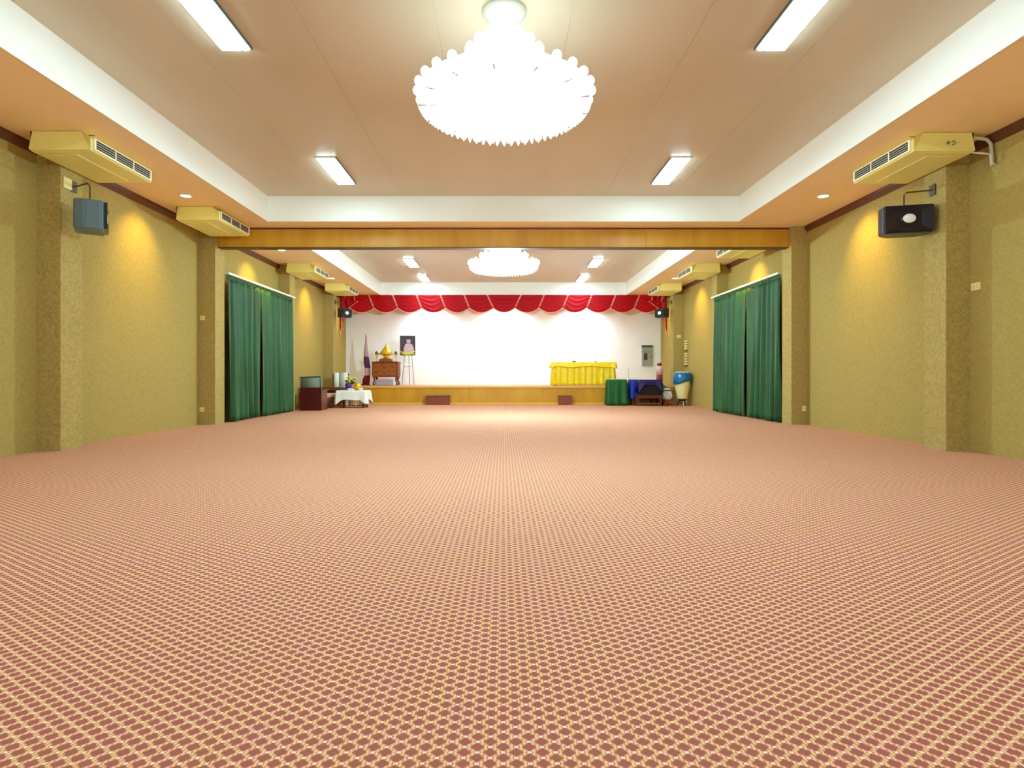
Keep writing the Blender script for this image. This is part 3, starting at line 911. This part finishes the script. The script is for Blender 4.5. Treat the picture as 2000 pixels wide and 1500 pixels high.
for s, lab in ((-1, 'small green sprig in a thin gold stand, left of golden offering'), (1, 'small green sprig in a thin gold stand, right of golden offering')):
    t = thing('sprig_vase', lab, 'vase', (-4.08 + s * 0.335, AY - 0.02, SZ + 0.826), group='sprig vases on the altar')
    obj('stand', lathe(N(), [(0.0, 0.0), (0.035, 0.0), (0.012, 0.03), (0.01, 0.15), (0.035, 0.2), (0.02, 0.24), (0.0, 0.24)], 16), M['gold'], t, True)
    bm = N()
    for q in range(9):
        a = q * 0.7
        ball(bm, (0.035 * math.cos(a), 0.035 * math.sin(a), 0.27 + 0.02 * (q % 4)), 0.028, 1, (1, 1, 1.3))
    obj('leaves', bm, M['leaf'], t)
tag(obj('box', B(-4.42, -3.86, AY - 0.14, AY + 0.12, SZ + 0.006, SZ + 0.2, bev=0.01), M['lilac']), 'pale lilac box stored underneath the carved altar', 'box')

FYY = 20.7
fg = thing('flag', 'drooping striped flag on a pole left of the altar', 'flag', (-4.84, FYY, SZ + 0.006))
obj('base', lathe(N(), [(0.0, 0.0), (0.15, 0.0), (0.15, 0.03), (0.05, 0.06), (0.03, 0.2), (0.0, 0.2)], 24), M['maroon'], fg, True)
obj('pole', tube(N(), [(0, 0, 0.1), (0, 0, 1.76)], 0.012, 8), M['pole'], fg)
obj('finial', lathe(N(), [(0.0, 1.75), (0.02, 1.77), (0.012, 1.8), (0.0, 1.84)], 12), M['gold'], fg, True)
fm = mat('flag_cloth', (200, 180, 200), 0.8)
bm = N()
prof = [(1.72, 0.02, 0.0), (1.5, 0.03, 0.0), (1.25, 0.055, -0.01), (1.0, 0.07, 0.0), (0.8, 0.085, 0.02), (0.6, 0.08, 0.05), (0.42, 0.075, 0.05), (0.34, 0.075, 0.04), (0.2, 0.1, 0.0), (0.04, 0.1, -0.01)]
rows = []
for z, r, xo in prof:
    rows.append([bm.verts.new((xo + 0.02 + r * math.cos(2 * PI * k_ / 32) * (1 + 0.25 * math.sin(k_ * 1.57 * 1.0)), 0.6 * r * math.sin(2 * PI * k_ / 32) * (1 + 0.25 * math.sin(k_ * 1.57)), z)) for k_ in range(32)])
mats_i = [0, 0, 0, 1, 1, 2, 2, 3, 3]
for j, (a, b) in enumerate(zip(rows, rows[1:])):
    for k_ in range(32):
        f = bm.faces.new((a[k_], a[(k_ + 1) % 32], b[(k_ + 1) % 32], b[k_])); f.material_index = mats_i[j]
f = bm.faces.new(rows[0]); f = bm.faces.new(rows[-1]); f.material_index = 3
obj('flag_cloth', bm, [mat('flag_mauve', (186, 160, 158), 0.8), mat('flag_purple', (92, 44, 88), 0.8), mat('flag_white', (226, 190, 200), 0.8), mat('flag_red', (128, 12, 18), 0.8)], fg, True)

PY = 20.9
px0, px1 = (782 - 983) / 1150 * PY, (812 - 983) / 1150 * PY
pz0, pz1 = EYE + (733 - 694) / 1150 * PY, EYE + (733 - 656) / 1150 * PY
pcx = (px0 + px1) / 2
ea = thing('easel', 'thin metal tripod easel on stage holding the framed portrait', 'easel', (pcx, PY, SZ + 0.018))
zt = pz0 - SZ
for a, b, c in ((-0.12, -0.02, -0.2), (0.14, -0.02, 0.23), (0.01, 0.25, 0.02)):
    obj('leg', tube(N(), [(c, -0.1 if b < 0 else b, 0.0), (a * 0.7, -0.02 if b < 0 else 0.05, zt + 0.4)], 0.011, 8), M['metal_grey'], ea)
obj('ledge', B(-0.22, 0.22, -0.09, -0.02, zt - 0.03, zt - 0.012), M['metal_grey'], ea)
obj('crossbar', B(-0.14, 0.14, -0.045, -0.028, zt * 0.6, zt * 0.6 + 0.015), M['metal_grey'], ea)
pf = thing('framed_portrait', 'framed portrait of a pale robed figure on the easel', 'picture', (pcx, PY - 0.078, pz0), group=None)
hw = (px1 - px0) / 2; ph_ = pz1 - pz0
bm = N()
box(bm, -hw, hw, -0.015, 0.012, 0.0, 0.025); box(bm, -hw, hw, -0.015, 0.012, ph_ - 0.025, ph_)
box(bm, -hw, -hw + 0.025, -0.015, 0.012, 0.025, ph_ - 0.025); box(bm, hw - 0.025, hw, -0.015, 0.012, 0.025, ph_ - 0.025)
obj('frame', bm, M['frame_dark'], pf)
obj('picture', B(-hw + 0.02, hw - 0.02, -0.004, 0.008, 0.02, ph_ - 0.02), M['portrait_bg'], pf)
bm = N()
prism(bm, [(x + 0.03, z) for x, z in [(-0.18, 0.06), (0.2, 0.06), (0.18, 0.26), (0.13, 0.38), (0.05, 0.43), (-0.05, 0.43), (-0.12, 0.38), (-0.16, 0.26)]], -0.008, -0.003)
prism(bm, [(0.03 + 0.075 * math.cos(q * PI / 8), 0.51 + 0.1 * math.sin(q * PI / 8)) for q in range(16)], -0.008, -0.003)
hr = N()
prism(hr, [(0.03 + 0.085 * math.cos(q * PI / 8), 0.56 + 0.075 * math.sin(q * PI / 8)) for q in range(9)], -0.012, -0.004)
obj('painted_hair', hr, M['frame_dark'], pf)
obj('painted_figure', bm, M['portrait_fig'], pf)
bm = N()
tube(bm, [(-hw, -0.03, 0.15), (-hw * 0.5, -0.04, 0.08), (0, -0.045, 0.06), (hw * 0.5, -0.04, 0.08), (hw * 0.95, -0.03, 0.14)], [0.012, 0.025, 0.03, 0.025, 0.012], 8)
tube(bm, [(-hw, -0.03, 0.09), (-hw * 0.5, -0.04, 0.035), (0, -0.045, 0.022), (hw * 0.5, -0.04, 0.035), (hw * 0.95, -0.03, 0.05)], [0.01, 0.02, 0.024, 0.02, 0.01], 8)
obj('yellow_swag', bm, M['flower'], pf, True)

# electrical panel on the back wall
t = thing('electrical_panel', 'grey green electrical panel on the white wall at right', 'electrical panel', (5.33, Y1, 1.3))
obj('cabinet', B(-0.19, 0.19, -0.1, 0.0, 0.0, 0.75, bev=0.006), M['panel_grey'], t)
obj('hood', B(-0.195, 0.195, -0.115, 0.0, 0.69, 0.76), M['panel_dark'], t)
obj('switch_window', B(-0.13, 0.0, -0.108, -0.098, 0.22, 0.46), M['panel_red'], t)
obj('door_seam', B(-0.15, 0.15, -0.104, -0.099, 0.5, 0.515), M['panel_dark'], t)
obj('latch', B(0.12, 0.15, -0.115, -0.098, 0.3, 0.38), M['metal_grey'], t)

# ------------------------------------------------------------------ switches and outlets
def plate(name, label, cat, x, y, z, facing, wd=0.12, h=0.085):
    """facing 'l': on the left wall, 'r': on the right wall, 'f': on a pier's near face"""
    rz = {'l': R(90), 'r': R(-90), 'f': 0}[facing]
    t = thing(name, label, cat, (x, y, z), rz)
    obj('faceplate', B(-wd / 2, wd / 2, -0.014, 0.0, -h / 2, h / 2, bev=0.004), M['switch'], t)
    bm = N()
    n = 2
    for q in range(n):
        cx = (q - 0.5) * wd * 0.42
        box(bm, cx - 0.014, cx + 0.014, -0.02, -0.013, -0.02, 0.02)
    obj('rocker', bm, mat('rocker', (232, 216, 140), 0.4), t)
    return t
plate('light_switch', 'cream switch plate beside the first right pier', 'light switch', W, 7.28, EYE + 173 * 7.3 / 1150, 'r', 0.14, 0.095)
plate('light_switch', 'cream switch plate on second left pier', 'light switch', -5.79, 11.34, EYE + 112 * 11.3 / 1150, 'f', 0.095, 0.085)
plate('power_outlet', 'cream power outlet low beside second left pier', 'power outlet', -5.80, 11.34, EYE - 67 * 11.3 / 1150, 'f', 0.09, 0.09)
plate('power_outlet', 'cream power outlet low beside second right pier', 'power outlet', 5.79, 11.34, EYE - 65 * 11.3 / 1150, 'f', 0.08, 0.1)
plate('light_switch', 'tiny cream switch plate on farthest right pier', 'light switch', 5.73, 19.2, EYE + 76 * 19.2 / 1150, 'f', 0.13, 0.09)
for z0, z1, lab in ((1.76, 2.08, 'upper string of small cream tiles hung on right wall'), (1.27, 1.68, 'lower string of small cream tiles hung on right wall')):
    t = thing('hanging_plaque', lab, 'wall decoration', (W, 18.8, z0), R(-90), 'tile strings on the right wall')
    obj('cord', B(-0.006, 0.006, -0.012, 0.0, -0.02, z1 - z0 + 0.03), M['bracket'], t)
    n = int((z1 - z0) / 0.075)
    for q in range(n):
        zz = (q + 0.5) * (z1 - z0) / n
        obj('tile', B(-0.13, 0.13, -0.035, -0.01, zz - 0.024, zz + 0.024, bev=0.006), M['switch'], t)
    obj('end_piece', B(-0.14, 0.14, -0.04, -0.005, -0.04, -0.015), M['bracket'], t)

# ------------------------------------------------------------------ furniture on the left
# armchair seen from behind
a = thing('wooden_armchair', 'maroon box shaped armchair seen from behind, by left curtain', 'armchair', (-5.2, 16.16, 0), R(2))
obj('back_panel', B(-0.29, 0.29, -0.31, -0.27, 0.0, 0.62, bev=0.004), M['maroon'], a)
for s in (-1, 1): obj('side_panel', B(*sorted((s * 0.29, s * 0.25)), -0.27, 0.3, 0.0, 0.56, bev=0.004), M['brown_wood'], a)
obj('seat_cushion', B(-0.25, 0.25, -0.2, 0.28, 0.3, 0.42, bev=0.03), M['cushion_grey'], a, True)
bm = prism(N(), [(-0.20, 0.42), (-0.30, 0.62), (-0.36, 0.90), (-0.30, 0.92), (-0.22, 0.86), (-0.12, 0.5), (-0.12, 0.42)], -0.26, 0.27, 'x')
bmesh.ops.bevel(bm, geom=list(bm.edges), offset=0.018, segments=2, affect='EDGES')
obj('back_cushion', bm, M['cushion_grey'], a, True)
obj('cushion_piping', tube(N(), [(-0.262, -0.30, 0.62), (-0.275, -0.365, 0.905), (0.28, -0.365, 0.915), (0.27, -0.30, 0.62)], 0.012, 6), M['panel_dark'], a)

# long sofa along the wall, facing the room
s_ = thing('wooden_sofa', 'long brown wooden sofa with beige cushions along left wall', 'sofa', (-5.3, 17.32, 0), 0)
L2 = 0.68
for e in (-1, 1):
    yy = e * L2
    bm = N()
    box(bm, -0.3, 0.32, yy - 0.03, yy + 0.03, 0.54, 0.585, bev=0.008)
    obj('armrest', bm, M['brown_wood'], s_)
    for xx in (-0.27, 0.27):
        obj('leg', B(xx - 0.03, xx + 0.03, yy - 0.028, yy + 0.028, 0.0, 0.54), M['brown_wood'], s_)
    obj('side_panel', B(-0.25, 0.25, yy - 0.012, yy + 0.012, 0.12, 0.5), M['maroon'], s_)
obj('seat_frame', B(-0.3, 0.3, -L2 + 0.03, L2 - 0.03, 0.2, 0.3), M['brown_wood'], s_)
obj('front_board', B(0.27, 0.29, -L2 + 0.03, L2 - 0.03, 0.04, 0.2), M['maroon'], s_)
for q in range(2):
    yc = -0.32 + q * 0.64
    obj('seat_cushion', B(-0.26, 0.29, yc - 0.3, yc + 0.3, 0.3, 0.41, bev=0.03), M['beige'], s_, True)
bm = prism(N(), [(-0.3, 0.3), (-0.36, 0.66), (-0.32, 0.68), (-0.25, 0.3)], -L2, L2)
obj('backrest', bm, M['maroon'], s_)

# armchair facing the hall with a white striped cover over its back
c = thing('wooden_armchair', 'brown wooden armchair beyond the sofa, under white striped cover', 'armchair', (-5.12, 18.55, 0), R(14))
for e in (-1, 1):
    obj('armrest', B(*sorted((e * 0.26, e * 0.31)), -0.28, 0.26, 0.55, 0.59, bev=0.006), M['brown_wood'], c)
    obj('leg', B(*sorted((e * 0.26, e * 0.31)), -0.27, -0.22, 0.0, 0.55), M['brown_wood'], c)
    obj('leg', B(*sorted((e * 0.26, e * 0.31)), 0.2, 0.25, 0.0, 0.55), M['brown_wood'], c)
obj('seat', B(-0.26, 0.26, -0.26, 0.24, 0.3, 0.4, bev=0.02), M['beige'], c)
bm = prism(N(), [(0.16, 0.34), (0.24, 1.0), (0.29, 1.0), (0.23, 0.34)], -0.26, 0.26, 'x')
obj('backrest', bm, M['brown_wood'], c)
cl = thing('chair_cover', 'white cloth with grey green stripe over an armchair back', 'chair cover', (-5.12, 18.55, 0), R(14))
def slab(u0, u1, m, nm):
    bm = prism(N(), [(0.14, 0.56), (0.165, 0.8), (0.205, 1.01), (0.25, 1.035), (0.305, 1.01), (0.3, 0.75), (0.292, 0.75), (0.292, 1.0), (0.25, 1.02), (0.222, 1.0), (0.182, 0.8), (0.155, 0.56)], u0, u1, 'x')
    obj(nm, bm, m, cl, True)
slab(-0.21, -0.06, M['white_cloth'], 'cloth_side'); slab(-0.06, 0.04, M['stripe'], 'stripe'); slab(0.04, 0.21, M['white_cloth'], 'cloth_side')

# low table with a lace cloth
plain_table('coffee_table', 'low brown wooden coffee table under the white cloth', -4.8, -4.02, 17.1, 17.6, 0.5, shelf=0.05)
cloth('tablecloth', -4.84, -3.98, 17.06, 17.64, 0.507, 0.28, M['white_cloth'], 'white cloth draped over the low coffee table at left', 'tablecloth', wave=0.01, folds=2.0, corner=0.12, flare=0.03, seed=9, hem=0.01)
GB = 'pale bundles under the coffee table'
for q in range(4):
    x = -4.56 + q * 0.13
    bm = N()
    lathe(bm, [(0.0, 0.0), (0.03, 0.0), (0.032, 0.01), (0.045, 0.15), (0.05, 0.165), (0.04, 0.16), (0.0, 0.02)], 16, (x, 17.18, 0.071))
    tag(obj('cup', bm, M['lilac' if q % 2 else 'white_cloth'], None, True), ('pale cup on shelf under the coffee table, %s' % ['nearest the sofa', 'second from the sofa', 'third from the sofa', 'farthest from sofa'][q]), 'cup', 'cups on the coffee table shelf')
# things on it
ZT = 0.513
t = thing('potted_flowers', 'yellow green flowers in a purple pot on white cloth', 'flower arrangement', (-4.58, 17.42, ZT))
obj('pot', lathe(N(), [(0.0, 0.0), (0.06, 0.0), (0.09, 0.1), (0.1, 0.2), (0.085, 0.2), (0.07, 0.1), (0.0, 0.03)], 20), M['purple'], t, True)
bm = N(); bf = N()
rng = random.Random(4)
for q in range(46):
    aa = rng.uniform(0, 2 * PI); rr = rng.uniform(0.02, 0.2); zz = 0.24 + rng.uniform(0, 0.16) - rr * 0.2
    xx = rr * math.cos(aa) + 0.07
    if q % 5 < 3: ball(bf, (xx, rr * math.sin(aa) * 0.6, zz + 0.03), 0.028, 1, (1.3, 1, 0.6))
    else: ball(bm, (xx, rr * math.sin(aa) * 0.6, zz - 0.03), 0.04, 1, (1.3, 1, 0.6))
tube(bm, [(0, 0, 0.1), (0.04, 0, 0.28)], 0.015, 6)
obj('leaves', bm, M['leaf'], t); obj('blooms', bf, M['flower'], t)
tag(obj('pot', lathe(N(), [(0.0, 0.0), (0.05, 0.0), (0.1, 0.07), (0.1, 0.13), (0.05, 0.19), (0.06, 0.21), (0.0, 0.21)], 20, (-4.3, 17.4, ZT)), M['gold'], None, True), 'round golden pot on white cloth beside the flowers', 'pot')
bm = N()
ball(bm, (-4.48, 17.18, ZT + 0.03), 0.05, 2, (1.6, 0.9, 0.6)); ball(bm, (-4.40, 17.17, ZT + 0.025), 0.045, 2, (1.4, 0.9, 0.55))
tag(obj('folded_napkin', bm, M['white_cloth'], None, True), 'crumpled white napkin in front of purple pot', 'napkin')
tag(obj('bowl', lathe(N(), [(0.0, 0.0), (0.04, 0.0), (0.08, 0.05), (0.085, 0.06), (0.075, 0.055), (0.0, 0.012)], 20, (-4.17, 17.2, ZT)), M['white_cloth'], None, True), 'small white bowl on cloth in front of golden pot', 'bowl')

# ------------------------------------------------------------------ cluster on the right
plain_table('side_table', 'small square table wholly under a green cloth', 3.34, 3.85, 18.5, 18.95, 0.8)
cloth('tablecloth', 3.31, 3.87, 18.47, 18.98, 0.808, 0.79, M['green_cloth'], 'dark green cloth hanging to the floor over a small table', 'tablecloth', wave=0.018, folds=3.2, flare=0.03, seed=12)
tag(obj('table_mat', B(3.33, 3.86, 18.5, 18.95, 0.813, 0.838, bev=0.01), M['mint']), 'pale mint mat on top of the green clothed table', 'mat')
plain_table('side_table', 'table behind the wooden bench, under blue cloth', 4.06, 4.81, 18.62, 18.98, 0.8)
cloth('tablecloth', 4.04, 4.83, 18.59, 19.01, 0.808, 0.6, M['blue_cloth'], 'bright blue cloth over the table right of the green one', 'tablecloth', wave=0.018, folds=2.6, flare=0.025, seed=15)
t = thing('radio_receiver', 'white receiver box with thin antenna on the blue table', 'receiver', (4.0, 18.8, 0.812))
t.location = (4.14, 18.8, 0.813)
obj('body', B(-0.15, 0.11, -0.08, 0.08, 0.0, 0.07, bev=0.008), M['white_cloth'], t)
obj('antenna', tube(N(), [(-0.14, 0.03, 0.05), (-0.145, 0.03, 0.36)], 0.005, 6), M['metal_grey'], t)
t = plain_table('bench', 'low brown wooden bench in front of the blue table', 4.12, 4.9, 18.12, 18.46, 0.34, leg=0.022)
t['category'] = 'bench'
obj('stretcher', B(-0.34, 0.34, -0.14, -0.11, 0.06, 0.1), M['step_wood'], t)
t = thing('amplifier', 'black amplifier box on the low bench under navy cloth', 'amplifier', (4.53, 18.3, 0.34))
obj('cabinet', B(-0.33, 0.33, -0.15, 0.15, 0.0, 0.46, bev=0.01), M['black'], t)
obj('grille', B(-0.3, 0.3, -0.158, -0.149, 0.03, 0.34), mat('amp_grille', (6, 4, 8), 0.8), t)
cloth('cloth', 4.19, 4.87, 18.13, 18.47, 0.806, 0.16, M['navy_cloth'], 'navy purple cloth laid over the black amplifier box', 'cloth', wave=0.012, folds=2.0, corner=0.22, flare=0.015, seed=20, hem=0.015)
t = thing('tall_bottle', 'tall pink and red bottle with dark cap behind navy cloth', 'bottle', (5.04, 19.0, 0.0))
obj('plinth', B(-0.1, 0.1, -0.1, 0.1, 0.0, 0.68, bev=0.01), M['navy_cloth'], t)
obj('lower_body', lathe(N(), [(0.0, 0.68), (0.1, 0.68), (0.1, 0.96), (0.0, 0.96)], 20), M['red'], t, True)
obj('upper_body', lathe(N(), [(0.0, 0.96), (0.1, 0.96), (0.11, 1.15), (0.1, 1.24), (0.07, 1.26), (0.0, 1.26)], 20), M['pink'], t, True)
obj('cap', lathe(N(), [(0.0, 1.26), (0.075, 1.26), (0.07, 1.34), (0.0, 1.345)], 20), M['panel_red'], t, True)
# low table with white things
plain_table('low_table', 'low red brown table between the bench and the drum', 4.98, 5.26, 18.16, 18.88, 0.2, m='step_wood', leg=0.02)
tag(obj('bag', ball(N(), (5.1, 18.78, 0.425), 0.14, 2, (0.8, 0.6, 1.6)), M['teal'], None, True), 'crumpled teal bag standing on the low table', 'bag')
t = thing('round_fan', 'round white fan head on the low table', 'fan', (5.12, 18.26, 0.32))
rim = N()
for rr in (0.11, 0.075, 0.04):
    pts = [(rr * math.cos(2 * PI * q / 20), 0.0, rr * math.sin(2 * PI * q / 20)) for q in range(21)]
    tube(rim, pts, 0.008, 6)
obj('guard', rim, M['white_cloth'], t)
obj('hub', ball(N(), (0, -0.005, 0), 0.028, 2, (1, 0.6, 1)), M['metal_white'], t, True)
bm = N()
for q in range(8):
    aa = q * PI / 4
    tube(bm, [(0, 0.0, 0), (0.11 * math.cos(aa), 0.0, 0.11 * math.sin(aa))], 0.004, 5)
obj('spokes', bm, M['metal_white'], t)
obj('housing', B(-0.07, 0.07, 0.01, 0.09, -0.119, 0.05, bev=0.02), M['panel_grey'], t)
t = thing('white_container', 'white lidded container on the low table behind the fan', 'container', (5.13, 18.48, 0.2))
obj('body', B(-0.13, 0.13, -0.08, 0.1, 0.0, 0.26, bev=0.02), M['white_cloth'], t)
obj('handle_band', B(-0.135, 0.135, -0.085, 0.105, 0.26, 0.29), M['panel_dark'], t)
obj('lid', lathe(N(), [(0.0, 0.29), (0.13, 0.29), (0.12, 0.33), (0.05, 0.35), (0.0, 0.35)], 20), M['white_cloth'], t, True)
# drum
d = thing('tall_drum', 'tall cream drum with blue satin skirt leaning by right wall', 'drum', (5.55, 18.25, 0.0))
shell = [(0.0, 0.22), (0.14, 0.22), (0.155, 0.25), (0.2, 0.48), (0.245, 0.75), (0.25, 0.9), (0.235, 1.02), (0.0, 1.02)]
obj('shell', lathe(N(), shell, 32), M['drum_cream'], d, True)
obj('skin', lathe(N(), [(0.0, 1.02), (0.235, 1.02), (0.225, 1.05), (0.2, 1.058), (0.0, 1.06)], 32), M['white_cloth'], d, True)
bm = N()
prev = None
rows = []
for z, r in ((1.035, 0.238), (0.98, 0.262), (0.9, 0.272), (0.8, 0.275), (0.72, 0.272)):
    ring = []
    for k_ in range(64):
        aa = 2 * PI * k_ / 64
        f = (1.03 - z) / 0.3
        rr = r + 0.008 * math.sin(k_ * 1.9) * f
        zz = z - (0.05 * math.sin(aa * 2 + 0.6) * f)
        ring.append(bm.verts.new((rr * math.cos(aa), rr * math.sin(aa), zz)))
    rows.append(ring)
for a_, b_ in zip(rows, rows[1:]):
    for k_ in range(64): bm.faces.new((a_[k_], a_[(k_ + 1) % 64], b_[(k_ + 1) % 64], b_[k_]))
obj('satin_skirt', bm, M['drum_blue'], d, True, solid=0.006)
bm = N()
lathe(bm, [(0.0, 0.16), (0.1, 0.16), (0.13, 0.22), (0.0, 0.22)], 20)
obj('neck', bm, M['black'], d, True)
for q in range(3):
    aa = q * 2 * PI / 3 - PI / 2
    obj('leg', tube(N(), [(0.05 * math.cos(aa), 0.05 * math.sin(aa), 0.2), (0.17 * math.cos(aa), 0.17 * math.sin(aa), 0.012)], 0.014, 6), M['pink' if q == 0 else 'black'], d)
